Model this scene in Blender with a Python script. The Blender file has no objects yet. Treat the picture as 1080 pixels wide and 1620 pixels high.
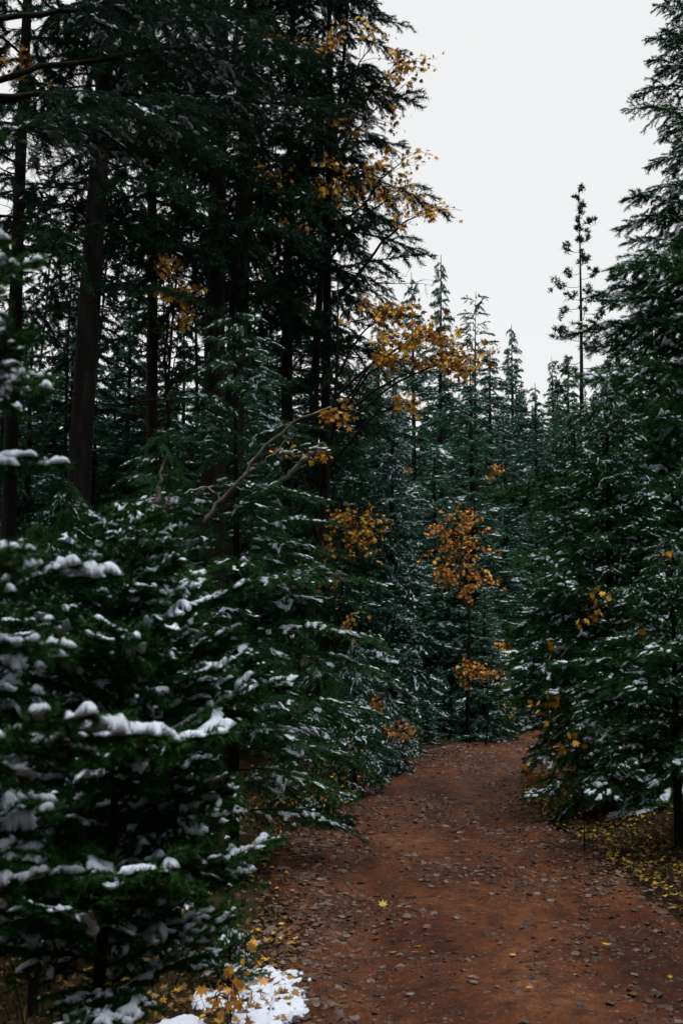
import bpy, math, random
import numpy as np
from mathutils import Matrix, Vector

# ------------------------------------------------------------------ camera, sky, sun, exposure
S = bpy.context.scene
COL = S.collection
CAM_Z, FPX, HOR = 1.65, 2000.0, 1040.0
PITCH = math.atan((HOR - 810.0) / FPX)
cam_d = bpy.data.cameras.new('camera')
cam_d.sensor_fit = 'HORIZONTAL'; cam_d.sensor_width = 15.6
cam_d.lens = FPX / 1080.0 * 15.6
cam_d.clip_start = 0.05; cam_d.clip_end = 2000
cam_d.dof.use_dof = True; cam_d.dof.focus_distance = 14.0; cam_d.dof.aperture_fstop = 3.6
cam = bpy.data.objects.new('camera', cam_d); COL.objects.link(cam)
cam.location = (0, 0, CAM_Z); cam.rotation_euler = (math.pi / 2 + PITCH, 0, 0)
S.camera = cam

SUN_EL, SUN_AZ = math.radians(72), math.radians(150)
W = bpy.data.worlds.new('World'); S.world = W; W.use_nodes = True
nt = W.node_tree; nt.nodes.clear()
sky = nt.nodes.new('ShaderNodeTexSky'); sky.sky_type = 'NISHITA'; sky.sun_disc = False
sky.sun_elevation = SUN_EL; sky.sun_rotation = SUN_AZ
sk = nt.nodes.new('ShaderNodeVectorMath'); sk.operation = 'SCALE'; sk.inputs['Scale'].default_value = 0.08
mixw = nt.nodes.new('ShaderNodeMix'); mixw.data_type = 'RGBA'; mixw.inputs[0].default_value = 0.90   # cloud cover
mixw.inputs[7].default_value = (0.725, 0.725, 0.72, 1)
bg = nt.nodes.new('ShaderNodeBackground'); bg.inputs['Strength'].default_value = 1.0
ow = nt.nodes.new('ShaderNodeOutputWorld')
nt.links.new(sky.outputs[0], sk.inputs[0]); nt.links.new(sk.outputs[0], mixw.inputs[6])
nt.links.new(mixw.outputs[2], bg.inputs['Color']); nt.links.new(bg.outputs[0], ow.inputs['Surface'])

sun_d = bpy.data.lights.new('sun', 'SUN'); sun_d.energy = 1.5; sun_d.angle = math.radians(40); sun_d.color = (1, 0.98, 0.95)
sun = bpy.data.objects.new('sun', sun_d); COL.objects.link(sun)
sun.rotation_euler = (math.pi / 2 - SUN_EL, 0, math.pi - SUN_AZ)     # brightest part of the cloud: high, behind the camera and to the right
sun.location = (0, 0, 30)
S.view_settings.view_transform = 'Standard'; S.view_settings.look = 'None'
S.view_settings.gamma = 1.0; S.view_settings.exposure = 0.4
S.view_settings.use_curve_mapping = False
S.cycles.max_bounces = 2; S.cycles.diffuse_bounces = 2; S.cycles.glossy_bounces = 1
S.cycles.transmission_bounces = 2; S.cycles.use_denoising = True; S.cycles.use_adaptive_sampling = True; S.cycles.adaptive_threshold = .04; S.cycles.adaptive_min_samples = 24

# ------------------------------------------------------------------ helpers
CT, ST = math.cos(PITCH), math.sin(PITCH)
def at(px, py, d):
    """the point at distance d in front of the camera that the photograph shows near (px, py)"""
    u, v = (px - 540) / FPX, (810 - py) / FPX
    fy = CT - v * ST; fz = ST + v * CT
    k = d / fy
    return np.array([u * k, d, CAM_Z + fz * k])

def rng_(s): return np.random.default_rng(s)

def _hash(ix, iy, seed):
    h = (ix.astype(np.int64) * 374761393 + iy.astype(np.int64) * 668265263 + seed * 1442695) & 0x7fffffff
    h = ((h ^ (h >> 13)) * 1274126177) & 0x7fffffff
    return ((h ^ (h >> 16)) & 0xffff) / 65535.0
def vnoise(x, y, seed=0):
    x = np.asarray(x, float); y = np.asarray(y, float)
    ix, iy = np.floor(x), np.floor(y); fx, fy = x - ix, y - iy
    fx = fx * fx * (3 - 2 * fx); fy = fy * fy * (3 - 2 * fy)
    a = _hash(ix, iy, seed); b = _hash(ix + 1, iy, seed); c = _hash(ix, iy + 1, seed); d = _hash(ix + 1, iy + 1, seed)
    return (a + (b - a) * fx) * (1 - fy) + (c + (d - c) * fx) * fy - 0.5
def fbm(x, y, seed=0, o=3):
    r = 0; a = 1.0; f = 1.0
    for k in range(o):
        r = r + a * vnoise(np.asarray(x) * f, np.asarray(y) * f, seed + k * 17); a *= .5; f *= 2.1
    return r

class MB:
    """collects triangles (with material slots) and builds ONE mesh"""
    def __init__(self): self.v = []; self.f = []; self.m = []; self.n = 0
    def add(self, V, F, m=0):
        V = np.asarray(V, float).reshape(-1, 3); F = np.asarray(F, np.int64).reshape(-1, 3)
        if len(F) == 0: return
        self.v.append(V); self.f.append(F + self.n); self.m.append(np.full(len(F), m)); self.n += len(V)
    def arrays(self):
        if not self.v: return np.zeros((0, 3)), np.zeros((0, 3), np.int64), np.zeros(0, np.int64)
        return np.concatenate(self.v), np.concatenate(self.f), np.concatenate(self.m)
    def mesh(self, name, mats, smooth=True):
        V, F, m = self.arrays()
        return mesh_from(name, V, F, mats, smooth, m)

def mesh_from(name, V, F, mats, smooth=True, midx=None):
    me = bpy.data.meshes.new(name)
    n, t = len(V), len(F)
    me.vertices.add(n); me.vertices.foreach_set('co', np.ascontiguousarray(V, np.float32).ravel())
    me.loops.add(t * 3); me.loops.foreach_set('vertex_index', np.ascontiguousarray(F, np.int32).ravel())
    me.polygons.add(t)
    me.polygons.foreach_set('loop_start', np.arange(0, t * 3, 3, dtype=np.int32))
    me.polygons.foreach_set('loop_total', np.full(t, 3, np.int32))
    if not isinstance(mats, (list, tuple)): mats = [mats]
    for mm in mats: me.materials.append(mm)
    if midx is not None and len(mats) > 1: me.polygons.foreach_set('material_index', np.ascontiguousarray(midx, np.int32))
    me.polygons.foreach_set('use_smooth', np.full(t, bool(smooth)))
    me.update(calc_edges=True); me.validate()
    return me

def link(name, data, parent=None, loc=None, mat=None):
    o = bpy.data.objects.new(name, data); COL.objects.link(o)
    if parent is not None: o.parent = parent
    if loc is not None: o.location = loc
    if mat is not None: o.matrix_local = mat
    return o
def stuff(name, data, parent):
    o = link(name, data, parent); o['kind'] = 'stuff'; return o
def tag(o, label, cat=None, group=None, kind=None):
    if label: o['label'] = label
    if cat: o['category'] = cat
    if group: o['group'] = group
    if kind: o['kind'] = kind
    return o
def thing(name, loc, label, cat, group=None):
    return tag(link(name, None, loc=loc), label, cat, group)

def tube(pts, rad, sides=6, cap=True, rough=0.0, rg=None):
    pts = np.asarray(pts, float); n = len(pts)
    rad = np.broadcast_to(np.asarray(rad, float), (n,))
    tan = np.gradient(pts, axis=0); tan /= np.linalg.norm(tan, axis=1)[:, None] + 1e-9
    ref = np.array([0, 0, 1.0]) if abs(tan[0][2]) < .9 else np.array([1.0, 0, 0])
    u = np.cross(tan, ref); u /= np.linalg.norm(u, axis=1)[:, None] + 1e-9
    w = np.cross(tan, u)
    a = np.arange(sides) / sides * 2 * np.pi
    R = rad[:, None] * np.ones(sides)
    if rough and rg is not None: R = R * (1 + rough * rg.standard_normal(R.shape))
    V = pts[:, None] + R[..., None] * (np.cos(a)[None, :, None] * u[:, None] + np.sin(a)[None, :, None] * w[:, None])
    V = V.reshape(-1, 3)
    i = np.arange(n - 1)[:, None] * sides; j = np.arange(sides)[None]; k = (j + 1) % sides
    A, B, C, D = i + j, i + k, i + sides + k, i + sides + j
    F = np.concatenate([np.stack([A, B, C], -1).reshape(-1, 3), np.stack([A, C, D], -1).reshape(-1, 3)])
    if cap:
        c = len(V); V = np.vstack([V, pts[-1:], pts[:1]]); b = (n - 1) * sides; jj = np.arange(sides); kk = (jj + 1) % sides
        F = np.vstack([F, np.stack([b + jj, b + kk, np.full(sides, c)], -1), np.stack([kk, jj, np.full(sides, c + 1)], -1)])
    return V, F

def xf(V, M):
    M = np.array(M); return V @ M[:3, :3].T + M[:3, 3]

# ------------------------------------------------------------------ materials
def new_mat(name):
    m = bpy.data.materials.new(name); m.use_nodes = True
    n = m.node_tree; n.nodes.clear()
    out = n.nodes.new('ShaderNodeOutputMaterial'); p = n.nodes.new('ShaderNodeBsdfPrincipled')
    n.links.new(p.outputs[0], out.inputs[0])
    return m, n, p
def ramp(n, stops, fac):
    r = n.nodes.new('ShaderNodeValToRGB')
    e = r.color_ramp.elements
    while len(e) < len(stops): e.new(0.5)
    for el, (pos, c) in zip(e, stops): el.position = pos; el.color = (*c, 1)
    n.links.new(fac, r.inputs[0]); return r
def noise(n, scale, detail=4, coord='Object', rough=.6, stretch=None):
    tc = n.nodes.new('ShaderNodeTexCoord'); nz = n.nodes.new('ShaderNodeTexNoise')
    nz.inputs['Scale'].default_value = scale; nz.inputs['Detail'].default_value = detail; nz.inputs['Roughness'].default_value = rough
    src = tc.outputs[coord]
    if stretch:
        mp = n.nodes.new('ShaderNodeMapping'); mp.inputs['Scale'].default_value = stretch
        n.links.new(src, mp.inputs[0]); src = mp.outputs[0]
    n.links.new(src, nz.inputs['Vector']); return nz
def bump(n, p, src, strength, dist):
    b = n.nodes.new('ShaderNodeBump'); b.inputs['Strength'].default_value = strength; b.inputs['Distance'].default_value = dist
    n.links.new(src, b.inputs['Height']); n.links.new(b.outputs[0], p.inputs['Normal']); return b

def simple_noise_mat(name, stops, scale, rough=.8, bmp=None, stretch=None, spec=.3, objrand=0, detail=4, island=0):
    m, n, p = new_mat(name)
    nz = noise(n, scale, detail, stretch=stretch)
    fac = nz.outputs['Fac']
    for amount, node, sock in ((objrand, 'ShaderNodeObjectInfo', 'Random'), (island, 'ShaderNodeNewGeometry', 'Random Per Island')):
        if amount:
            oi = n.nodes.new(node); mm = n.nodes.new('ShaderNodeMath'); mm.operation = 'MULTIPLY_ADD'
            mm.inputs[1].default_value = amount
            s2 = n.nodes.new('ShaderNodeMath'); s2.operation = 'SUBTRACT'; s2.inputs[1].default_value = amount / 2
            n.links.new(oi.outputs[sock], mm.inputs[0]); n.links.new(fac, mm.inputs[2])
            n.links.new(mm.outputs[0], s2.inputs[0]); fac = s2.outputs[0]
    r = ramp(n, stops, fac); n.links.new(r.outputs[0], p.inputs['Base Color'])
    p.inputs['Roughness'].default_value = rough; p.inputs['Specular IOR Level'].default_value = spec
    if bmp: bump(n, p, nz.outputs['Fac'], *bmp)
    return m

M = {}
M['bark'] = simple_noise_mat('bark', [(.3, (.003, .003, .003)), (.5, (.009, .008, .007)), (.68, (.022, .019, .018)), (.8, (.05, .046, .042))], 9, .95, (.8, .02), (1, 1, .25), .15)
M['bark_red'] = simple_noise_mat('bark_red', [(.3, (.006, .005, .004)), (.6, (.02, .016, .014)), (.8, (.05, .042, .038))], 9, .95, (.8, .02), (1, 1, .2), .15)
M['twig'] = simple_noise_mat('twig_bark', [(.3, (.008, .006, .005)), (.7, (.028, .021, .017))], 30, .9, None, None, .15)
M['dead'] = simple_noise_mat('dead_wood', [(.3, (.04, .032, .028)), (.55, (.14, .12, .11)), (.8, (.32, .29, .27))], 14, .85, (.5, .005), (1, 1, .3), .2)
def needle_mat(name, a, b, c):
    return simple_noise_mat(name, [(.25, a), (.5, b), (.75, c)], 5, .65, None, None, .06, .35, 3, .25)
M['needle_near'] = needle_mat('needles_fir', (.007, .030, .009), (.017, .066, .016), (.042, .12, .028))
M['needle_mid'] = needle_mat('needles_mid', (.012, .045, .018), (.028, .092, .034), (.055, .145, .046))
M['needle_blue'] = needle_mat('needles_far', (.02, .070, .047), (.042, .125, .078), (.066, .17, .1))  # lighter, bluer needles: the haze of distance is put into the colour
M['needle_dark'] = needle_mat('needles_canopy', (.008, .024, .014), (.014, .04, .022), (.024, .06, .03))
M['needle_droop'] = needle_mat('needles_drooping', (.012, .046, .018), (.026, .095, .034), (.05, .15, .05))
M['snow'] = simple_noise_mat('snow', [(.3, (.71, .78, .92)), (.7, (.80, .86, .97))], 70, .75, (.5, .008), None, .2)
M['leaf_gold'] = simple_noise_mat('leaf_gold', [(.2, (.30, .11, .012)), (.5, (.60, .30, .02)), (.8, (.70, .44, .04))], 4, .5, None, None, .4, 0, 2, .7)
M['leaf_orange'] = simple_noise_mat('leaf_orange', [(.2, (.28, .09, .015)), (.5, (.58, .25, .03)), (.8, (.68, .38, .05))], 4, .5, None, None, .4, 0, 2, .7)
M['leaf_yellow'] = simple_noise_mat('leaf_yellow', [(.2, (.20, .13, .01)), (.5, (.50, .34, .02)), (.8, (.60, .48, .05))], 4, .5, None, None, .4, .3, 2, .6)
M['leaf_brown'] = simple_noise_mat('leaf_brown', [(.15, (.05, .025, .012)), (.4, (.16, .07, .025)), (.6, (.26, .12, .03)), (.85, (.34, .22, .06))], 4, .6, None, None, .3, 0, 2, .9)
M['leaf_green'] = simple_noise_mat('leaf_green', [(.2, (.035, .05, .012)), (.5, (.10, .12, .02)), (.8, (.24, .2, .03))], 4, .6, None, None, .3, 0, 2, .7)
M['grass'] = simple_noise_mat('grass', [(.2, (.03, .035, .01)), (.5, (.085, .085, .02)), (.8, (.18, .14, .04))], 1.5, .6, None, None, .2, 0, 3, .5)
M['stone'] = simple_noise_mat('stone', [(.15, (.04, .024, .017)), (.5, (.085, .058, .045)), (.85, (.17, .14, .125))], 12, .55, (.5, .01), None, .45, .8)
M['gravel'] = simple_noise_mat('gravel_stone', [(.2, (.045, .02, .011)), (.55, (.10, .045, .024)), (.78, (.15, .09, .062)), (.95, (.20, .155, .13))], 12, .6, None, None, .3, 0, 3, .9)
M['stone_pink'] = simple_noise_mat('stone_pink', [(.2, (.14, .08, .07)), (.8, (.3, .19, .17))], 14, .5, (.5, .01), None, .45)

def dirt_mat():
    m, n, p = new_mat('road_dirt')
    big = noise(n, .9, 5, stretch=(1.6, .55, 1)); mid = noise(n, 7, 6); fine = noise(n, 60, 5)
    r1 = ramp(n, [(.34, (.046, .012, .004)), (.5, (.115, .035, .011)), (.66, (.20, .075, .029))], big.outputs['Fac'])
    r2 = ramp(n, [(.28, (.32, .30, .28)), (.5, (.95, .95, .95)), (.72, (1.4, 1.4, 1.45))], mid.outputs['Fac'])
    r3 = ramp(n, [(.3, (.6, .6, .6)), (.5, (1, 1, 1)), (.7, (1.3, 1.3, 1.3))], fine.outputs['Fac'])
    a = n.nodes.new('ShaderNodeMix'); a.data_type = 'RGBA'; a.blend_type = 'MULTIPLY'; a.inputs[0].default_value = 1
    b = n.nodes.new('ShaderNodeMix'); b.data_type = 'RGBA'; b.blend_type = 'MULTIPLY'; b.inputs[0].default_value = 1
    n.links.new(r1.outputs[0], a.inputs[6]); n.links.new(r2.outputs[0], a.inputs[7])
    n.links.new(a.outputs[2], b.inputs[6]); n.links.new(r3.outputs[0], b.inputs[7])
    tc = n.nodes.new('ShaderNodeTexCoord'); vo = n.nodes.new('ShaderNodeTexVoronoi'); vo.inputs['Scale'].default_value = 38; vo.inputs['Randomness'].default_value = 1
    n.links.new(tc.outputs['Object'], vo.inputs['Vector'])
    sepc = n.nodes.new('ShaderNodeSeparateColor'); n.links.new(vo.outputs['Color'], sepc.inputs[0])
    peb = ramp(n, [(.0, (.03, .014, .008)), (.55, (.10, .045, .024)), (.85, (.17, .11, .08)), (1, (.30, .25, .22))], sepc.outputs[0])
    big2 = noise(n, 2.2, 4); mk = ramp(n, [(.42, (0, 0, 0)), (.62, (1, 1, 1))], big2.outputs['Fac'])
    inside = ramp(n, [(.25, (1, 1, 1)), (.5, (0, 0, 0))], vo.outputs['Distance'])
    mm = n.nodes.new('ShaderNodeMath'); mm.operation = 'MULTIPLY'; n.links.new(mk.outputs[0], mm.inputs[0]); n.links.new(inside.outputs[0], mm.inputs[1])
    c2 = n.nodes.new('ShaderNodeMix'); c2.data_type = 'RGBA'; n.links.new(mm.outputs[0], c2.inputs[0])
    n.links.new(b.outputs[2], c2.inputs[6]); n.links.new(peb.outputs[0], c2.inputs[7]); n.links.new(c2.outputs[2], p.inputs['Base Color'])
    rr = ramp(n, [(.35, (.32,) * 3), (.6, (.8,) * 3)], mid.outputs['Fac']); n.links.new(rr.outputs[0], p.inputs['Roughness'])
    p.inputs['Specular IOR Level'].default_value = .18
    ad = n.nodes.new('ShaderNodeMath'); ad.operation = 'MULTIPLY_ADD'; ad.inputs[1].default_value = 2.2
    n.links.new(mid.outputs['Fac'], ad.inputs[0]); n.links.new(fine.outputs['Fac'], ad.inputs[2]); bump(n, p, ad.outputs[0], 1.0, .022)
    return m
M['dirt'] = dirt_mat()
M['floor'] = simple_noise_mat('forest_floor', [(.2, (.02, .014, .009)), (.4, (.022, .014, .008)), (.55, (.034, .026, .012)), (.75, (.07, .038, .018))], 5.5, .95, (1, .05), None, .1, 0, 9)

# ------------------------------------------------------------------ ground and road
_ry = np.array([-60, 0, 5, 8, 12, 15, 17, 19, 21, 23, 25, 27, 30, 34, 40, 60.])
_rx = np.array([1.1, 1.05, 1.0, .93, .82, .80, 1.1, 1.9, 2.5, 3.2, 4.1, 5.2, 7.3, 10.5, 16, 36.])
def road_x(y): 
    y = np.asarray(y, float)
    return (np.interp(y - .8, _ry, _rx) + np.interp(y, _ry, _rx) + np.interp(y + .8, _ry, _rx)) / 3
HW = 1.2
def smooth(a, b, x):
    t = np.clip((x - a) / (b - a), 0, 1); return t * t * (3 - 2 * t)
def ground_z(x, y):
    x = np.asarray(x, float); y = np.asarray(y, float)
    off = x - road_x(np.clip(y, -60, 60))
    off = np.where(y > 24, off * .75, off)
    z = .12 * fbm(x * .25, y * .25, 3) * smooth(1.5, 3, np.abs(off))
    z = z + .38 * smooth(1.25, 2.9, off) + .10 * smooth(1.5, 4, -off)
    z = z + np.clip(np.abs(off) - 6, 0, 60) * .06
    hill = np.clip(y - 34, 0, 110); z = z + .17 * hill * smooth(34, 60, y) * (1 + .25 * vnoise(x * .02, y * .02, 8))
    z = z + .004 * np.clip(y - 8, 0, 30)
    return z
def gz(x, y): return float(ground_z(x, y))

xs = np.concatenate([-np.geomspace(420, 15, 26), np.arange(-14, 14.01, .17), np.geomspace(15, 420, 26)])
ys = np.concatenate([-np.geomspace(300, 7, 16), np.arange(-6, 36, .17), np.geomspace(36.3, 700, 46)])
def grid(X, Y, Z):
    ny, nx = X.shape
    V = np.stack([X, Y, Z], -1).reshape(-1, 3)
    i = (np.arange(ny - 1)[:, None] * nx + np.arange(nx - 1)[None]).ravel()
    F = np.concatenate([np.stack([i, i + 1, i + nx + 1], -1), np.stack([i, i + nx + 1, i + nx], -1)])
    return V, F
X, Y = np.meshgrid(xs, ys)
off = np.abs(X - road_x(np.clip(Y, -60, 60)))
near = (np.abs(X) < 14.5) & (Y > -8) & (Y < 37)
Z = ground_z(X, Y) + np.where(near, .05 * fbm(X * 2.3, Y * 2.3, 5) + .025 * fbm(X * 7, Y * 7, 6), 0) * smooth(1.2, 1.6, off)
Z -= .09 * (1 - smooth(1.15, 1.6, off)) * ((Y > -8) & (Y < 37))
V, F = grid(X, Y, Z)
tag(link('ground', mesh_from('ground', V, F, M['floor'])), 'dark forest floor under the trees', None, None, 'structure')

rs = np.concatenate([np.arange(-6, 4.5, .08), np.arange(4.5, 12, .026), np.arange(12, 36, .055)]); ct = np.linspace(-1, 1, 100)
T, Yr = np.meshgrid(ct, rs)
slope = np.gradient(road_x(rs), rs)[:, None]
nl = np.sqrt(1 + slope ** 2)
Xr = road_x(Yr) + T * (HW + .25) / nl * 1.0; Yr2 = Yr - T * (HW + .25) * slope / nl
edge = smooth(.80, 1.0, np.abs(T) + .22 * fbm(Xr * 1.7, Yr2 * 1.7, 21))
def road_z(x, y, t):
    rut = -.06 * np.exp(-((np.abs(t) - .52) / .15) ** 2)
    return ground_z(x, y) + .02 * (1 - t * t) + rut + .035 * fbm(x * 1.3, y * 1.3, 31) + .02 * fbm(x * 6, y * 6, 33) + .020 * fbm(x * 11, y * 11, 35, 2) + .014 * np.clip(fbm(x * 24, y * 24, 37, 2) + .1, 0, 1)
Zr = road_z(Xr, Yr2, T) - .16 * edge
V, F = grid(Xr, Yr2, Zr)
road = tag(link('road', mesh_from('road', V, F, M['dirt'])), 'reddish brown dirt road with loose stones', None, None, 'structure')
def surf_z(x, y):
    t = (x - road_x(y)) / (HW + .25)
    return np.where(np.abs(t) < .9, road_z(x, y, t), ground_z(x, y) + .05 * fbm(x * 2.3, y * 2.3, 5))

# ------------------------------------------------------------------ bough prototypes
def blur(A, s):
    r = int(max(1, math.ceil(s * 2.5))); k = np.exp(-.5 * (np.arange(-r, r + 1) / s) ** 2); k /= k.sum()
    A = np.apply_along_axis(lambda v: np.convolve(v, k, 'same'), 0, A)
    return np.apply_along_axis(lambda v: np.convolve(v, k, 'same'), 1, A)

def make_bough(seed, L, nsub, sublen, ang=(62, 40), rise=.05, droop=.25, subdroop=.25, nlen=.028, nw=.003, spacing=.006,
               per=2, tert=.07, tertlen=.35, cell=.012, sblur=1.6, thr=.3, hmax=.03, patch=.10, wood_r=.008, upneedle=.5, snow=True, thin=1.0, vert=.4, woodsub=True):
    g = rng_(seed)
    t = np.linspace(0, 1, 14)
    ax = np.stack([L * t, L * .04 * np.sin(t * 5 + g.uniform(0, 6)) * t, L * (rise * t - droop * t ** 2)], -1)
    twigs = [(ax, wood_r, wood_r * .25)]
    start = .10
    tt = start + (1 - start) * (np.arange(nsub) + g.uniform(-.35, .35, nsub)) / nsub
    for i, ti in enumerate(np.clip(tt, .05, .985)):
        side = 1 if i % 2 else -1
        p0 = np.array([np.interp(ti, t, ax[:, k]) for k in range(3)])
        a = math.radians(ang[0] + (ang[1] - ang[0]) * ti + g.normal(0, 7))
        prof = min(1, .35 + 1.6 * ti) * (1 - ti) ** .75 + .12
        l = sublen * L * prof * g.uniform(.7, 1.2)
        if g.random() > thin: continue
        s = np.linspace(0, 1, 6)
        zz = l * (g.normal(.08, .1) * s - subdroop * s ** 2 * g.uniform(.6, 1.4))
        ve = g.normal(0, vert); zz = zz + math.sin(ve) * math.sin(a) * l * s
        tw = p0 + np.stack([math.cos(a) * l * s + .12 * l * s ** 2, side * math.sin(a) * math.cos(ve) * l * s, zz], -1)
        twigs.append((tw, wood_r * .42, wood_r * .15))
        if tert and l > tert * 1.6:
            nt_ = int(l / tert)
            for j in range(nt_):
                sj = .2 + .75 * (j + g.uniform(0, .6)) / nt_
                q0 = np.array([np.interp(sj, s, tw[:, k]) for k in range(3)])
                d = tw[-1] - tw[0]; d /= np.linalg.norm(d) + 1e-9
                sd = 1 if j % 2 else -1
                b = math.radians(48 + g.normal(0, 8)) * sd
                dd = np.array([d[0] * math.cos(b) - d[1] * math.sin(b), d[0] * math.sin(b) + d[1] * math.cos(b), d[2]])
                ll = l * tertlen * (1 - .65 * sj) * g.uniform(.7, 1.25)
                s3 = np.linspace(0, 1, 4)
                t3 = q0 + dd * ll * s3[:, None]; t3[:, 2] -= ll * subdroop * s3 ** 2
                twigs.append((t3, wood_r * .22, wood_r * .1))
    W = MB()
    for k, (p, r0, r1) in enumerate(twigs):
        if k == 0: W.add(*tube(p, np.linspace(r0, r1, len(p)), 6))
        elif len(p) == 6 and woodsub: W.add(*tube(p, np.linspace(r0, r1, len(p)), 3, False))
    P, D = [], []
    for k, (p, r0, r1) in enumerate(twigs):
        seg = np.linalg.norm(np.diff(p, axis=0), axis=1); cum = np.concatenate([[0], np.cumsum(seg)])
        if cum[-1] < 1e-4: continue
        st = cum[-1] * (.3 if k == 0 else .06)
        ss = np.arange(st, cum[-1], spacing)
        pts = np.stack([np.interp(ss, cum, p[:, j]) for j in range(3)], -1)
        d = np.stack([np.interp(ss, cum, np.gradient(p[:, j], cum)) for j in range(3)], -1)
        P.append(pts); D.append(d)
    P = np.concatenate(P); D = np.concatenate(D); D /= np.linalg.norm(D, axis=1)[:, None] + 1e-9
    P = np.repeat(P, per, 0); D = np.repeat(D, per, 0); n = len(P)
    up = np.array([0, 0, 1.0]); sidev = np.cross(D, up); sidev /= np.linalg.norm(sidev, axis=1)[:, None] + 1e-6
    upv = np.cross(sidev, D)
    phi = np.where(g.random(n) < .5, 0, np.pi) + g.normal(0, .55, n) * (1 + upneedle * .4)
    phi = np.where(g.random(n) < upneedle * .35, g.uniform(.3, np.pi - .3, n), phi)
    lat = np.cos(phi)[:, None] * sidev + np.sin(phi)[:, None] * upv
    fw = g.uniform(.45, .95, n)[:, None]
    N = D * fw + lat * .85; N /= np.linalg.norm(N, axis=1)[:, None]
    ln = nlen * g.uniform(.6, 1.25, n)[:, None]
    wv = np.cross(N, g.standard_normal((n, 3))); wv /= np.linalg.norm(wv, axis=1)[:, None] + 1e-9
    a = P - wv * nw * .5; b = P + wv * nw * .5
    c = P + N * ln; c[:, 2] -= ln[:, 0] * .08
    m1 = P + N * ln * .55 + wv * nw * .5; m2 = P + N * ln * .55 - wv * nw * .5
    NV = np.stack([a, b, m1, c, m2], 1).reshape(-1, 3) if nw > .009 else np.stack([a, b, c], 1).reshape(-1, 3)
    if nw > .009:
        i = np.arange(n)[:, None] * 5
        NF = np.concatenate([i + [0, 1, 2], i + [0, 2, 4], i + [4, 2, 3]])
    else: NF = np.arange(n * 3).reshape(-1, 3)
    SV, SF = np.zeros((0, 3)), np.zeros((0, 3), np.int64)
    if snow:
        mid = np.concatenate([P, P, P + N * ln * .35])
        lo = mid[:, :2].min(0) - cell * 4; sz = np.ceil((mid[:, :2].max(0) + cell * 4 - lo) / cell).astype(int)
        ix = ((mid[:, :2] - lo) / cell).astype(int)
        cnt = np.zeros(sz); zs = np.zeros(sz)
        np.add.at(cnt, (ix[:, 0], ix[:, 1]), 1); np.add.at(zs, (ix[:, 0], ix[:, 1]), mid[:, 2])
        zb = blur(zs, 2.2) / (blur(cnt, 2.2) + 1e-6)
        dn = blur(cnt, sblur); dn = dn / (np.percentile(dn[dn > dn.max() * .05], 85) + 1e-9)
        gx = lo[0] + np.arange(sz[0])[:, None] * cell; gy = lo[1] + np.arange(sz[1])[None] * cell
        GX, GY = np.broadcast_arrays(gx, gy)
        nn = fbm(GX / patch + seed * 3.1, GY / patch, seed, 2) + .5
        fld = np.clip(dn, 0, 1.3) * (.25 + 1.3 * nn)
        s = (fld - np.quantile(fld[dn > .12], 1 - thr)) * 1.6
        s = s * np.clip(blur(cnt, 2.2) * 8, 0, 1)
        gx_, gy_ = np.gradient(zb, cell); s = s - np.clip(np.hypot(gx_, gy_) - .55, 0, 2) * .9 + .28 * fbm(GX / (cell * 2.6), GY / (cell * 2.6), seed + 11, 2)
        s = np.where((dn > .22) & (blur(cnt, 2.2) > .12), s, -1)
        h = hmax * np.sqrt(np.clip(s, 0, .7)) * (1 + .35 * fbm(GX / (cell * 3), GY / (cell * 3), seed + 5, 2))
        core = s > 0
        any_ = core.copy(); any_[1:] |= core[:-1]; any_[:-1] |= core[1:]; any2 = any_.copy(); any2[:, 1:] |= any_[:, :-1]; any2[:, :-1] |= any_[:, 1:]
        zt = zb + nlen * .3 + np.where(core, h, -hmax * .12)
        zl = zb + nlen * .3 - np.where(core, hmax * .15, hmax * .12)
        idt = -np.ones(sz, int); sel = np.argwhere(any2); idt[any2] = np.arange(len(sel))
        idb = idt + len(sel); ring = any2 & ~core; idb[ring] = idt[ring]
        jx = GX + cell * .3 * vnoise(GX * 91, GY * 91, 3); jy = GY + cell * .3 * vnoise(GX * 91, GY * 91, 4)
        SV = np.concatenate([np.stack([jx[any2], jy[any2], zt[any2]], -1), np.stack([jx[any2], jy[any2], zl[any2]], -1)])
        qa = any2[:-1, :-1] & any2[1:, :-1] & any2[1:, 1:] & any2[:-1, 1:]
        qa &= (core[:-1, :-1] | core[1:, :-1] | core[1:, 1:] | core[:-1, 1:])
        A, B, C, D_ = idt[:-1, :-1][qa], idt[1:, :-1][qa], idt[1:, 1:][qa], idt[:-1, 1:][qa]
        E, F_, G_, H = idb[:-1, :-1][qa], idb[1:, :-1][qa], idb[1:, 1:][qa], idb[:-1, 1:][qa]
        SF = np.concatenate([np.stack(q, -1) for q in ((A, B, C), (A, C, D_), (G_, F_, E), (H, G_, E))])
        used = np.zeros(len(SV), bool); used[SF.ravel()] = True
        rm = np.cumsum(used) - 1; SV = SV[used]; SF = rm[SF]
    return dict(L=L, wood=W.arrays()[:2], needles=(NV, NF), snow=(SV, SF))

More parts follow.
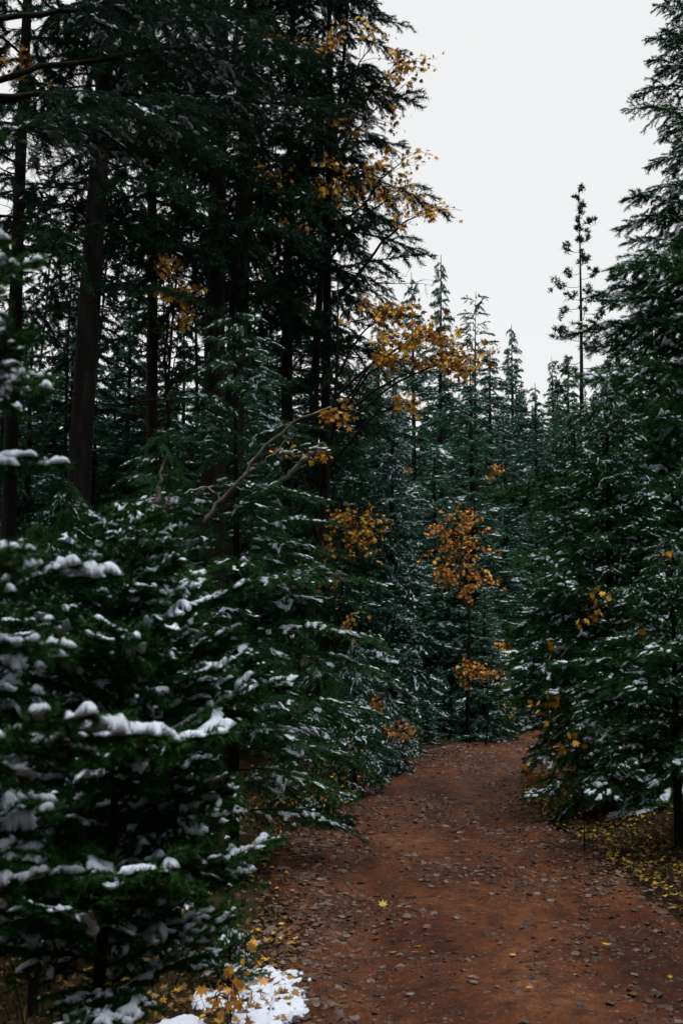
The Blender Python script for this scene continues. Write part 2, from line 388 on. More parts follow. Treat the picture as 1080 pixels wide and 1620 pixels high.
PROTO = {}
def protos(kind, nmat, count, seed, **kw):
    lst = []
    for i in range(count):
        b = make_bough(seed + i * 7, **kw)
        b['m'] = (mesh_from('bough_' + kind, *b['wood'], M['twig']), mesh_from('needles_' + kind, *b['needles'], M[nmat], False),
                  mesh_from('bough_snow_' + kind, *b['snow'], M['snow']) if len(b['snow'][1]) else None)
        bb = MB(); bb.add(*b['wood'], 0); bb.add(*b['needles'], 1); b['both'] = bb.mesh('bough_' + kind, [M['twig'], M[nmat]], False)
        lst.append(b)
    PROTO[kind] = lst
protos('near', 'needle_near', 5, 100, L=.7, nsub=24, sublen=.46, nlen=.032, nw=.0036, spacing=.0048, per=5, tert=.045, tertlen=.42,
       droop=.12, subdroop=.16, cell=.008, sblur=1.3, thr=0.27, hmax=.021, patch=.06, vert=.34, wood_r=.006, upneedle=.9)
protos('soft', 'needle_near', 4, 150, L=.7, nsub=22, sublen=.44, nlen=.036, nw=.0036, spacing=.0048, per=5, tert=.05, tertlen=.42,
       droop=.08, subdroop=.14, cell=.008, sblur=1.6, thr=0.33, hmax=.032, patch=.09, vert=.25, wood_r=.006, upneedle=.9)
protos('droop', 'needle_droop', 5, 200, L=1.3, nsub=34, sublen=.36, ang=(58, 42), nlen=.04, nw=.005, spacing=.010, per=2, tert=.06, tertlen=.34,
       rise=.12, droop=.50, subdroop=.55, vert=.25, cell=.013, sblur=1.0, thr=0.15, hmax=.02, patch=.16, wood_r=.009, upneedle=.2)
protos('mid', 'needle_mid', 5, 300, L=1.2, nsub=23, sublen=.42, nlen=.05, nw=.0065, spacing=.011, per=5, tert=.075, tertlen=.4,
       rise=.06, droop=.26, subdroop=.45, vert=.5, cell=.012, sblur=.9, thr=0.23, hmax=.022, patch=.07, wood_r=.010, upneedle=1.3)
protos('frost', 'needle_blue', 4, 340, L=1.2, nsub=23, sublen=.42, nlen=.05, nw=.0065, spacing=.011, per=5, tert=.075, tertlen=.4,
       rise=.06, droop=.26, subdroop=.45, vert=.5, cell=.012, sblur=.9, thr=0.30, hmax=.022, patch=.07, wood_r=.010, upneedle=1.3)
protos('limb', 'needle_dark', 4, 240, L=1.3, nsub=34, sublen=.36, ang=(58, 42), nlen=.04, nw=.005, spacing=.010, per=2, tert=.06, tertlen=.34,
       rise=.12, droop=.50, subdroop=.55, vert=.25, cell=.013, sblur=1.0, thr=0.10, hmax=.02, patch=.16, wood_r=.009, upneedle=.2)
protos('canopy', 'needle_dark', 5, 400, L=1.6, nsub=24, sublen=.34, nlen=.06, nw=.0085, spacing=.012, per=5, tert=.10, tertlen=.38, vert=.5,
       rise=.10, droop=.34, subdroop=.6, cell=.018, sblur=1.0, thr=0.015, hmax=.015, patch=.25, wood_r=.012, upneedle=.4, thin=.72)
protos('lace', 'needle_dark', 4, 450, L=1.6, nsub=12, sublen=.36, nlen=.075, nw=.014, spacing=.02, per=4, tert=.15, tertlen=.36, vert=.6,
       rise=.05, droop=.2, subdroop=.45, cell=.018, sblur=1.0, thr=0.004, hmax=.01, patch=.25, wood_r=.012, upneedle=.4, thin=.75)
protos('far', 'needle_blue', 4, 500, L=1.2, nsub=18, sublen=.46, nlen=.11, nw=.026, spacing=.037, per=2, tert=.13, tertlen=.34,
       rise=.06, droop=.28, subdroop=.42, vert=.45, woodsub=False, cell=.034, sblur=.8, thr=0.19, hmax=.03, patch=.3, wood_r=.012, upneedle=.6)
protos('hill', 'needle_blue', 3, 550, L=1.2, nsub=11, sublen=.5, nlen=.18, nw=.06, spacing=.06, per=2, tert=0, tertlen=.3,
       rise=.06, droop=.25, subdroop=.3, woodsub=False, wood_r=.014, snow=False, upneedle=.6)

# dead branch prototypes
def dead_branch(seed, L, twigs=9, r=.012):
    g = rng_(seed); b = MB()
    t = np.linspace(0, 1, 10)
    ax = np.stack([L * t, L * .10 * np.sin(t * 4 + g.uniform(0, 6)) * t, L * (-.05 * t - g.uniform(.05, .28) * t * t) + .02 * L * np.sin(t * 9)], -1)
    b.add(*tube(ax, np.linspace(r, r * .2, 10), 5))
    for i in range(twigs):
        ti = g.uniform(.15, .95); p = np.array([np.interp(ti, t, ax[:, k]) for k in range(3)])
        a = g.uniform(25, 70) * (1 if i % 2 else -1); l = L * g.uniform(.12, .4) * (1.1 - ti * .6); a = math.radians(a)
        s = np.linspace(0, 1, 5)
        q = p + np.stack([math.cos(a) * l * s, math.sin(a) * l * s, l * (g.uniform(-.5, .35) * s - .25 * s * s)], -1)
        q[1:] += g.normal(0, l * .03, (4, 3)); b.add(*tube(q, np.linspace(r * .4, r * .12, 5), 3, False))
        for _ in range(3):
            sj = g.uniform(.3, .95); q0 = np.array([np.interp(sj, s, q[:, k]) for k in range(3)])
            dv = g.normal(0, 1, 3); dv[0] = abs(dv[0]); dv /= np.linalg.norm(dv); l2 = l * g.uniform(.15, .4)
            b.add(*tube(q0 + dv * l2 * np.linspace(0, 1, 3)[:, None], np.linspace(r * .22, r * .08, 3), 3, False))
    return b.mesh('dead_branch', M['twig'])
DEADS = [dead_branch(700 + i, 1.5, 10 + i) for i in range(5)]

# ------------------------------------------------------------------ tree builders
def bough_matrix(p, yaw, pitch, roll, sc):
    return Matrix.Translation(Vector(p)) @ Matrix.Rotation(yaw, 4, 'Z') @ Matrix.Rotation(-pitch, 4, 'Y') @ Matrix.Rotation(roll, 4, 'X') @ Matrix.Diagonal((*sc, 1))

def add_bough(root, kind, idx, mat, snow=True):
    b = PROTO[kind][idx % len(PROTO[kind])]
    if kind in ('near', 'soft', 'droop'):
        o = link('bough', b['m'][0], root, mat=mat); stuff('needles', b['m'][1], o)
    else: o = link('bough', b['both'], root, mat=mat)
    if snow and b['m'][2]: stuff('snow', b['m'][2], o)
    return o

def trunk_pts(H, lean, g, wob=.015, n=18):
    z = np.linspace(-.25, H, n); t = np.clip(z / H, 0, 1)
    x = lean[0] * t + wob * H * .3 * np.sin(t * 6 + g.uniform(0, 6)) * t; y = lean[1] * t + wob * H * .3 * np.sin(t * 5 + g.uniform(0, 6)) * t
    return np.stack([x, y, z], -1)

def layout(H, n, prof, zmin, g, pitch=(.35, -.15), zmax=None, whorl=0):
    """heights, azimuths, lengths and pitches of the boughs of one crown"""
    out = []; zmax = zmax or H * .985
    for i in range(n):
        f = (i + g.uniform(.1, .9)) / n
        z = zmin + (zmax - zmin) * f ** .9
        a = i * 2.39996 + g.normal(0, .35)
        r = prof(z) * g.uniform(.72, 1.14)
        p = pitch[1] + (pitch[0] - pitch[1]) * (z / H) + g.normal(0, .09)
        out.append((z, a, max(r, .06), p))
    return out

def crown_profile(pts):
    zz, rr = zip(*pts); return lambda z: float(np.interp(z, zz, rr))

def conifer_parts(name, label, x, y, H, prof, zmin, n, kind, tr, seed, cat='conifer', group=None, lean=(0, 0), pitch=(.5, -.12),
                  bark='bark', dead=0, deadz=(1, 3), snow=1.0, keep=None, zmax=None, dead_len=(.5, 1.1), tip=True, flat=1.0):
    g = rng_(seed)
    root = thing(name, (x, y, gz(x, y) - .03), label, cat, group)
    tp = trunk_pts(H, lean, g)
    tz = tp[:, 2]; rad = tr * np.clip(1 - np.clip(tz, 0, H) / H, .03, 1) ** .8; rad[0] *= 1.35; rad[1] *= 1.12
    b = MB(); b.add(*tube(tp, rad, 12, True, .05, g)); link('trunk', b.mesh('trunk', M[bark]), root)
    f = prof if callable(prof) else crown_profile(prof)
    k = 0
    for (z, a, r, p) in layout(H, n, f, zmin, g, pitch, zmax):
        if keep and not keep(x, y, z, a, r): continue
        P0 = [np.interp(z, tz, tp[:, j]) for j in range(3)]
        pr = PROTO[kind]; L = pr[0]['L']; s = r / L
        w = s * g.uniform(.85, 1.15) if s < 1.2 else s * g.uniform(.75, .95)
        add_bough(root, kind, int(g.integers(0, 99)), bough_matrix(P0, a, p, g.normal(0, .2), (s, w, max(s, .55) * flat)), g.random() < snow); k += 1
    if tip:
        add_bough(root, kind, 1, bough_matrix(tp[-2], g.uniform(0, 6), 1.25, 0, (.22 * .7 / PROTO[kind][0]['L'] + .02 * H,) * 3), False)
    for i in range(dead):
        z = g.uniform(*deadz); a = g.uniform(0, 2 * math.pi)
        P0 = [np.interp(z, tz, tp[:, j]) for j in range(3)]; s = g.uniform(*dead_len)
        link('dead_branch', DEADS[int(g.integers(0, 5))], root, mat=bough_matrix(P0, a, g.normal(-.1, .2), g.uniform(0, 6), (s, s, s)))
    return root

CROWNS = {}
def crown_variant(key, H, prof, zmin, n, kind, tr, seed, pitch=(.5, -.12), bark='bark', wob=.01):
    """a tree whose crown is one mesh (for trees too far off to tell the boughs apart); stood up many times"""
    g = rng_(seed); tp = trunk_pts(H, (0, 0), g, wob)
    rad = tr * np.clip(1 - np.clip(tp[:, 2], 0, H) / H, .03, 1) ** .8
    tb = MB(); tb.add(*tube(tp, rad, 8, True, .05, g))
    C = MB(); SN = MB(); f = crown_profile(prof)
    for (z, a, r, p) in layout(H, n, f, zmin, g, pitch):
        pr = PROTO[kind][int(g.integers(0, 99)) % len(PROTO[kind])]; s = r / pr['L']
        P0 = [np.interp(z, tp[:, 2], tp[:, j]) for j in range(3)]
        mt = bough_matrix(P0, a, p, g.normal(0, .2), (s, s * g.uniform(.85, 1.15), max(s, .5)))
        C.add(xf(pr['needles'][0], mt), pr['needles'][1], 0); C.add(xf(pr['wood'][0], mt), pr['wood'][1], 1)
        if len(pr['snow'][1]): SN.add(xf(pr['snow'][0], mt), pr['snow'][1])
    mt = bough_matrix(tp[-2], 0, 1.3, 0, (.03 * H,) * 3); pr = PROTO[kind][0]
    C.add(xf(pr['needles'][0], mt), pr['needles'][1], 0)
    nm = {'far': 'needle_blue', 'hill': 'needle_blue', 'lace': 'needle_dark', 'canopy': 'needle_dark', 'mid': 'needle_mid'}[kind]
    CROWNS[key] = (tb.mesh('trunk_' + key, M[bark]), C.mesh('crown_' + key, [M[nm], M['twig']], False),
                   SN.mesh('crown_snow_' + key, M['snow']) if SN.v else None, H)
def stand(key, x, y, H, label, group=None, name='conifer', cat='conifer', rot=None, wide=1.0, z=None, snow=True):
    tb, c, sn, H0 = CROWNS[key]; s = H / H0
    root = thing(name, (x, y, (gz(x, y) - .1) if z is None else z), label, cat, group)
    root.scale = (s * wide, s * wide, s); root.rotation_euler = (0, 0, rot if rot is not None else (x * 7.3 + y * 3.1) % 6.28)
    link('trunk', tb, root); stuff('crown', c, root)
    if sn and snow: stuff('snow', sn, root)
    return root

# maple leaf
def leaf_shape():
    a = np.radians([-90, -50, -20, 2, 22, 48, 66, 90, 114, 132, 158, 178, 200, 230])
    r = np.array([.18, .48, .40, .82, .48, .98, .52, 1.05, .52, .98, .48, .82, .40, .48])
    P = np.stack([np.cos(a) * r, np.sin(a) * r + .35, np.zeros(len(a))], -1)
    P[:, 2] = .22 * (P[:, 0] ** 2) - .14 * np.clip(P[:, 1], 0, 2) ** 2 * .6
    V = np.vstack([P, [[0, .35, .03]]]); n = len(P)
    F = np.array([[i, (i + 1) % n, n] for i in range(n)])
    return V * .5, F
LEAF_V, LEAF_F = leaf_shape()
def leaf_at(b, p, size, g, hang=.6, m=0):
    d = g.normal(0, 1, 3); d[2] -= hang * 1.6; d /= np.linalg.norm(d)
    nn = np.cross(d, g.normal(0, 1, 3)); nn /= np.linalg.norm(nn) + 1e-9; r = np.cross(d, nn)
    cu = g.uniform(.3, 3.2)
    Vl = LEAF_V * [g.uniform(.75, 1.1), 1, cu] * size
    b.add(p + Vl[:, :1] * r + Vl[:, 1:2] * d + Vl[:, 2:3] * nn, LEAF_F, m)
LEAF_MESH = {k: mesh_from('maple_leaf_' + k, LEAF_V, LEAF_F, M[k]) for k in ('leaf_gold', 'leaf_orange', 'leaf_yellow', 'leaf_brown')}

def curve_between(p, q, arch, g, n=12, wig=.04):
    t = np.linspace(0, 1, n)[:, None]; p = np.asarray(p, float); q = np.asarray(q, float); l = np.linalg.norm(q - p)
    c = p * (1 - t) + q * t; c[:, 2] += arch * l * np.sin(t[:, 0] * np.pi)
    w = g.normal(0, wig * l, (n, 3)); w = np.cumsum(w, 0) * .25; w -= t * w[-1]; w[0] = 0
    return c + w

def maple(label, base, H, lean, clusters, tr, seed, mat='leaf_gold', snow=0, single=False, group=None, name='maple_tree', cat='maple', leaf=.12):
    """clusters: (px, py, depth, half width px, half height px, number of leaves)"""
    g = rng_(seed); x, y = base; z0 = gz(x, y) - .05
    root = thing(name, (x, y, z0), label, cat, group); O = np.array([x, y, z0])
    tp = trunk_pts(H, lean, g, .05 if H > 3 else .12); rad = tr * np.clip(1 - tp[:, 2] / H, .06, 1) ** .7
    b = MB(); b.add(*tube(tp, rad, 9, True, .04, g)); link('trunk', b.mesh('trunk', M['bark']), root)
    for (px, py, d, wx, wz, n) in clusters:
        if not single: n = int(n * 2.8)
        c = at(px, py, d) - O; sx, sz = wx / FPX * d, wz / FPX * d
        zt = np.clip(c[2] - .45 * np.linalg.norm(c[:2] - tp[0, :2]) * g.uniform(.6, 1.1), .15 * H, H * .96)
        p0 = np.array([np.interp(zt, tp[:, 2], tp[:, j]) for j in range(3)])
        lim = MB(); cv = curve_between(p0, c, .10, g, 14)
        l = np.linalg.norm(c - p0); r0 = min(.35 * tr, .008 + .010 * l); lim.add(*tube(cv, np.linspace(r0, .004, len(cv)), 5))
        lv = MB(); sn = MB(); singles = []
        nsh = max(3, n // 7)
        for s_ in range(nsh):
            e = c + np.clip(g.normal(0, .75, 3), -1.5, 1.5) * [sx, max(sx * .7, .1), sz]
            j = cv[int(g.integers(9, 14))]
            tw = curve_between(j, e, .12, g, 6); lim.add(*tube(tw, np.linspace(.005, .002, 6), 3, False))
            for q in range(max(1, n // nsh)):
                f = g.uniform(.45, 1.05); pp = np.array([np.interp(f, np.linspace(0, 1, 6), tw[:, k]) for k in range(3)]) + g.normal(0, .04, 3)
                if single: singles.append(pp)
                else: leaf_at(lv, pp, leaf * .98 * g.uniform(.5, 1.3), g)
        lo = link('limb', lim.mesh('limb', M['twig']), root)
        if not single and lv.v: stuff('leaves', lv.mesh('leaves', M[mat], False), lo)
        for pp in singles:
            sc = leaf * g.uniform(.7, 1.25)
            o = link('leaf', LEAF_MESH[mat], lo, mat=Matrix.Translation(Vector(pp)) @ Matrix.Rotation(g.uniform(0, 6.28), 4, 'Z') @ Matrix.Rotation(g.normal(-1.4, .6), 4, 'X') @ Matrix.Rotation(g.normal(0, .6), 4, 'Y') @ Matrix.Scale(sc, 4))
    return root

# ------------------------------------------------------------------ tree stock for the middle and far distance
crown_variant('far_a', 8, [(.3, 1.35), (2, 1.25), (5, .8), (8, .08)], .15, 112, 'far', .11, 41)
crown_variant('far_b', 9, [(.3, 1.1), (3, 1.15), (6, .65), (9, .06)], .15, 116, 'far', .12, 42)
crown_variant('far_c', 10, [(.5, 1.6), (3, 1.5), (7, .9), (10, .08)], .2, 114, 'far', .14, 43)
crown_variant('thin', 9, [(1, .7), (4, .85), (7, .6), (9, .22)], 1, 90, 'lace', .06, 44)
crown_variant('lacy', 13, [(2, 1.3), (6, 1.9), (10, 1.5), (13, .2)], 1.0, 52, 'lace', .05, 45, wob=.08)
crown_variant('lacy_b', 13, [(1, 1.8), (5, 1.7), (9, 1.3), (13, .2)], 1.0, 48, 'lace', .045, 46, wob=.05)
crown_variant('hill_a', 12, [(.5, 2.1), (5, 1.6), (12, .05)], .3, 95, 'hill', .16, 47)
crown_variant('hill_b', 13, [(.5, 1.7), (5, 1.4), (13, .05)], .3, 95, 'hill', .16, 48)

def spot(px, d): return (px - 540) / FPX * d
def top_h(x, d, py): return at(540, py, d)[2] - gz(x, d)

# conifers standing round the end of the road, told apart by their tops
def far_tree(px, d, py, key, label, wide=1.0, **kw):
    x = spot(px, d); return stand(key, x, d, top_h(x, d, py), label, None, 'fir_tree', 'fir tree', wide=wide, **kw)
far_tree(748, 27.5, 560, 'far_b', 'snow dusted dark fir at the end of the road behind orange maple leaves', 1.25)
far_tree(700, 35, 398, 'far_b', 'slim bluish fir with pointed top rising left of the sky gap', .8)
far_tree(655, 32, 425, 'far_c', 'blue green fir beside the slim pointed fir, partly behind yellow leaves', .8)
far_tree(780, 42, 545, 'far_c', 'dull green fir filling the skyline between the see-through fir and the small fir top', 1.2)
far_tree(757, 37, 455, 'thin', 'sparse see-through fir top standing against the white sky', 1.2)
far_tree(816, 46, 508, 'far_a', 'small fir top poking above the skyline left of the tall pine', .8)
far_tree(600, 29, 470, 'far_a', 'green fir behind the golden maple boughs left of the road', .9)
far_tree(690, 29.5, 690, 'far_a', 'teal green fir behind the narrow snowy fir at the bend', 1.2)
far_tree(800, 31, 640, 'far_c', 'broad teal fir with snowy tiers beyond the bend of the road', 1.1)
far_tree(850, 36, 600, 'far_c', 'green fir below the tall pine, beyond the bend', 1.0)
far_tree(700, 25.2, 1060, 'far_a', 'knee high snowy fir at the very end of the road', 2.2)
far_tree(672, 23.8, 1095, 'far_c', 'tiny snowy fir closing the left end of the road', 2.2)
far_tree(765, 24.8, 905, 'far_a', 'low dark fir at the far edge of the road', 1.3)
far_tree(842, 28.5, 720, 'far_b', 'snow flecked fir squeezed behind the right hand roadside firs', 1.2)
far_tree(985, 33, 505, 'far_c', 'bluish fir filling the gap right of the tall pine trunk', .9)
far_tree(905, 40, 560, 'far_a', 'short fir at the foot of the tall pine', 1.1)
far_tree(880, 52, 560, 'far_b', 'bristly fir tip just left of the tall pine trunk on the skyline', .9)
far_tree(570, 23, 800, 'far_a', 'dark snow specked fir behind the drooping boughs left of the road', 1.3)
far_tree(530, 26, 640, 'far_c', 'shaded fir deep behind the drooping snowy tree', 1.0)

g = rng_(77)
# trees in the shade behind the big trunks
for i in range(30):
    d = g.uniform(19, 34); px = -120 + 640 * (i + g.random()) / 30; x = spot(px, d)
    py = g.uniform(440, 640)
    stand(['far_a', 'far_b', 'far_c'][i % 3], x, d, top_h(x, d, py), 'dim green conifer in the shade behind the big trunks', 'conifers in the shaded forest', 'conifer', 'conifer', wide=g.uniform(.9, 1.3))
for i in range(11):
    d = g.uniform(18, 28); px = -80 + i * 57 + g.uniform(-20, 20); x = spot(px, d)
    py = g.uniform(-60, 160)
    stand(['lacy', 'lacy_b'][i % 2], x, d, top_h(x, d, py), 'thin lacy conifer with sky showing through behind the big trunks', 'lacy conifers behind the big trunks', 'lacy_conifer', 'conifer')
for i in range(110):
    d = g.uniform(48, 150); px = g.uniform(560, 1120); x = spot(px, d)
    h = g.uniform(7.5, 11)
    stand(['hill_a', 'hill_b'][i % 2], x, d, h, 'distant dark conifer on the wooded hillside', 'conifers on the far hillside', 'hillside_conifer', 'conifer')
for i in range(26):
    d = g.uniform(38, 95); px = g.uniform(-250, 620); x = spot(px, d)
    stand(['hill_a', 'hill_b'][i % 2], x, d, g.uniform(5, 8), 'distant conifer on the slope seen between the left trunks', 'conifers on the left slope', 'slope_conifer', 'conifer')
# the forest goes on unseen behind and beside the camera, added for its shade
for i, (x, y, h) in enumerate([(-5, -3, 15), (5.5, -4, 16), (-8, 2, 15), (8.5, 3, 16), (-3.5, -9, 17), (4, -10, 16), (9, 9, 15), (0, -15, 17), (-9, 8, 15), (12, -6, 17), (-3, -5.5, 15), (3.4, -7, 16), (-6.5, -7, 16), (7.5, -8, 17), (-1.5, -11, 17), (8, 6, 15)]):
    stand('far_c', x, y, h, 'tall conifer of the forest beside the road, out of the picture', 'conifers out of the picture', 'roadside_conifer', 'conifer', wide=1.1)

# ------------------------------------------------------------------ the tall pine
def pine(label, px, d, pytop):
    gg = rng_(901); x = spot(px, d); H = top_h(x, d, pytop)
    root = thing('pine_tree', (x, d, gz(x, d) - .1), label, 'pine tree')
    tp = trunk_pts(H, (.25, 0), gg, .008); rad = .13 * np.clip(1 - tp[:, 2] / H, .05, 1) ** .8
    b = MB(); b.add(*tube(tp, rad, 8)); link('trunk', b.mesh('trunk', M['bark']), root)
    def tuft(bm, c, r, n):
        dirs = gg.normal(0, 1, (n, 3)); dirs[:, 2] += .5; dirs /= np.linalg.norm(dirs, axis=1)[:, None]
        P = c + gg.normal(0, r * .25, (n, 3)); w = np.cross(dirs, gg.normal(0, 1, (n, 3))); w /= np.linalg.norm(w, axis=1)[:, None]
        l = r * gg.uniform(.6, 1.15, n)[:, None]
        bm.add(np.stack([P - w * .018, P + w * .018, P + dirs * l], 1).reshape(-1, 3), np.arange(n * 3).reshape(-1, 3))
    zs_ = np.linspace(H * .46, H * .99, 40)
    for i, z in enumerate(zs_):
        a = i * 2.4 + gg.normal(0, .4); t = z / H
        l = (.18 + 3.3 * (1 - t)) * gg.uniform(.45, 1.2)
        if t > .93: l = .18
        p0 = np.array([np.interp(z, tp[:, 2], tp[:, j]) for j in range(3)])
        e = p0 + np.array([math.cos(a) * l, math.sin(a) * l, l * gg.uniform(.1, .55)])
        cv = curve_between(p0, e, -.12, gg, 8, .03); lim = MB(); lim.add(*tube(cv, np.linspace(.022 * (1.2 - t), .008, 8), 4))
        o = link('branch', lim.mesh('pine_branch', M['twig']), root)
        nb = MB()
        for c in ([cv[-1], cv[-2], cv[-3], cv[-2] + gg.normal(0, .10, 3), cv[-1] + gg.normal(0, .13, 3)] if t < .93 else [cv[-1], cv[3], cv[5]]):
            tuft(nb, c + gg.normal(0, .03, 3), gg.uniform(.10, .19), 34)
        link('needle_tuft', nb.mesh('needle_tuft', M['needle_dark'], False), o)
    return root
pine('tall sparse pine with tufted branches standing against the white sky', 918, 40, 292)

# ------------------------------------------------------------------ right side of the road
def kp(zlo, zhi): return lambda x, y, z, a, r: zlo < z < zhi
x = 4.15; conifer_parts('fir_tree', 'tall dark fir cut off by the right edge of the picture', x, 14, 12.5,
    [(.5, 2.1), (3.2, 2.15), (4, 1.75), (5.2, 1.4), (6.2, 1.1), (7.5, .82), (9.5, .5), (12.5, .1)], .5, 190, 'mid', .17, 11, 'fir tree', snow=.9)
x = spot(1040, 18.5); conifer_parts('fir_tree', 'dark fir standing behind the right edge fir, left shoulder towards the pine', x, 18.5, 6.8,
    [(.4, 1.5), (3, 1.35), (5, .85), (6.8, .08)], .4, 120, 'mid', .12, 12, 'fir tree')
x = spot(955, 12.8); conifer_parts('fir_tree', 'snow dusted fir whose low boughs overhang the right road edge', x, 12.8, 4.5,
    [(.15, .9), (1.0, 1.12), (2.2, .95), (3.4, .6), (4.5, .06)], .12, 100, 'mid', .07, 13, 'fir tree', lean=(.1, 0))
x = spot(915, 16.2); conifer_parts('fir_tree', 'narrow snowy fir at the inside of the bend, right side', x, 16.2, 4.7,
    [(.2, .85), (2, .9), (3.6, .5), (4.7, .06)], .15, 95, 'mid', .075, 14, 'fir tree')
x = spot(1062, 10.4); conifer_parts('young_fir', 'young fir with a bare lower stem on the right bank', x, 10.4, 2.55,
    [(.7, .75), (1.2, .95), (1.8, .75), (2.55, .06)], .6, 60, 'mid', .042, 15, 'young fir', dead=6, deadz=(.25, .8), dead_len=(.25, .4), flat=.9)
x = spot(1160, 8.6); conifer_parts('young_fir', 'young fir reaching in at the lower right edge of the picture', x, 8.6, 2.0,
    [(.1, .45), (.6, .5), (2.0, .05)], .1, 26, 'mid', .03, 16, 'young fir')

# ------------------------------------------------------------------ left side
# big trunks
def big(label, px, d, w_px, seed, zlo, n, prof, kind='canopy', H=16, dead=14, deadz=(2.5, 7.5), lean=(0, 0), bark='bark', **kw):
    x = spot(px, d)
    return conifer_parts('conifer_tree', label, x, d, H, prof, zlo, n, kind, w_px / FPX * d * .62, seed, 'conifer', None, lean, (.3, -.25), bark, dead, deadz,
                         zmax=H * .8, tip=False, **kw)
CP = [(3, 1.0), (6, 1.9), (9, 2.2), (13, 1.6), (16, .3)]
big('thick dark trunk left of the twin trunks', 108, 13, 38, 21, 5.2, 34, CP, lean=(.45, 0), dead=13)
big('left one of the paired dark trunks', 330, 15, 38, 22, 6.0, 28, CP, lean=(.15, .3), dead=13, deadz=(3, 8.5))
big('right one of the paired dark trunks', 352, 15.6, 38, 23, 6.0, 32, CP, lean=(.45, -.2), dead=13, deadz=(3, 8.5))
big('dark trunk nearest the left edge of the picture', 5, 14, 24, 24, 5.2, 32, CP, lean=(.2, 0), dead=12)
big('thin greyish red trunk between the thick trunk and the twin trunks', 238, 16, 20, 25, 6.0, 28, CP, bark='bark_red', lean=(-.1, 0), dead=12, deadz=(2, 8))
big('slim trunk right of the twin trunks among yellow leaves', 455, 18, 20, 26, 6.0, 36, CP, dead=13, deadz=(3, 8))
x = spot(515, 16.8)
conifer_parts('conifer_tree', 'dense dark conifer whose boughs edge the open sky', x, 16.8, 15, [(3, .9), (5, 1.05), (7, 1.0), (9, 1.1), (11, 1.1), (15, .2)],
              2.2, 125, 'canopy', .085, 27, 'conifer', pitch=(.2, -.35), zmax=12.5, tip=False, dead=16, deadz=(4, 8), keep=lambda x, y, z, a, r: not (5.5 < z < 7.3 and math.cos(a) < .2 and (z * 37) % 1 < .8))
# long snowy limbs reaching in high on the left
def limb_tree():
    x, d = spot(-170, 8.2), 8.2
    root = thing('conifer_tree', (x, d, gz(x, d)), 'conifer left of the picture with long snowy limbs reaching in high up', 'conifer')
    gg = rng_(35); O = np.array(root.location)
    tp = trunk_pts(13, (0, 0), gg); b = MB(); b.add(*tube(tp, .17 * np.clip(1 - tp[:, 2] / 13, .05, 1) ** .8, 12, True, .05, gg)); link('trunk', b.mesh('trunk', M['bark']), root)
    for (pa, pb, da, db) in [((0, 165), (270, 188), 8.2, 8.4), ((0, 165), (430, 60), 8.2, 9.2), ((-30, 60), (330, 20), 8.2, 8.8), ((0, 175), (480, 165), 8.2, 9.6), ((-20, 260), (130, 180), 8.2, 8.0)]:
        e = at(*pb, db) - O; s = np.array([0, 0, at(*pa, da)[2] - O[2]])
        cv = curve_between(s, e, .03, gg, 16, .03); lm = MB(); lm.add(*tube(cv, np.linspace(.028, .008, 16), 6))
        lo = link('limb', lm.mesh('limb', M['bark']), root)
        l = np.linalg.norm(e - s); yaw0 = math.atan2(e[1] - s[1], e[0] - s[0])
        for k in range(10):
            f = .42 + .58 * (k + .5) / 10; p = np.array([np.interp(f, np.linspace(0, 1, 16), cv[:, j]) for j in range(3)])
            a = yaw0 + (1 if k % 2 else -1) * gg.uniform(.35, .9) * (1 if k < 9 else 0); sc = gg.uniform(.45, .75) * (1.15 - .3 * f)
            bb = PROTO['limb'][int(gg.integers(0, 4))]
            o = link('bough', bb['m'][0], lo, mat=bough_matrix(p, a, gg.normal(.0, .15), gg.normal(0, .2), (sc,) * 3))
            stuff('needles', bb['m'][1], o)
            if k % 3: stuff('snow', bb['m'][2], o)
    return root
limb_tree()
# drooping young conifer
x = spot(372, 10.2)
conifer_parts('drooping_conifer', 'drooping young conifer with feathery snow edged boughs left of the road', x, 10.2, 4.55,
    [(.3, 1.05), (1.2, 1.25), (2.2, 1.12), (3.2, .8), (4.55, .14)], .4, 82, 'droop', .055, 31, 'conifer', pitch=(.55, .05))
x = spot(250, 12.2)
conifer_parts('drooping_conifer', 'shaded conifer behind the broken snag', x, 12.2, 3.9, [(.3, 1.1), (2, 1.0), (3.9, .1)], .3, 70, 'droop', .05, 32, 'conifer', pitch=(.5, 0), snow=.5)
x = spot(95, 9.5)
conifer_parts('young_fir', 'dim young fir below the thick trunk at left', x, 9.5, 3.0, [(.3, 1.0), (1.5, .9), (3.0, .08)], .2, 75, 'mid', .04, 33, 'young fir', snow=.5)
x = spot(505, 13.2)
conifer_parts('young_fir', 'low dark fir with boughs spreading at the left road edge', x, 13.2, 1.7, [(.1, .75), (.6, .7), (1.7, .06)], .1, 50, 'mid', .03, 34, 'young fir', snow=.7)
# snowy firs at the left of the bend
x = spot(622, 21.3)
conifer_parts('fir_tree', 'narrow snow laden fir at the left of the bend', x, 21.3, 6.6, [(.3, .82), (2, .86), (4, .6), (6.6, .06)], .15, 150, 'frost', .08, 36, 'fir tree', pitch=(.5, -.2))
x = spot(612, 17.6)
conifer_parts('bushy_fir', 'knee high bushy fir with snow at the left road edge', x, 17.6, 1.15, [(.05, .5), (.5, .45), (1.15, .06)], .05, 50, 'frost', .025, 37, 'young fir')
x = spot(560, 15.4)
conifer_parts('bushy_fir', 'small fir between the drooping conifer and the bushy fir', x, 15.4, 1.9, [(.05, .6), (.9, .55), (1.9, .05)], .05, 50, 'frost', .03, 38, 'young fir', snow=.7)

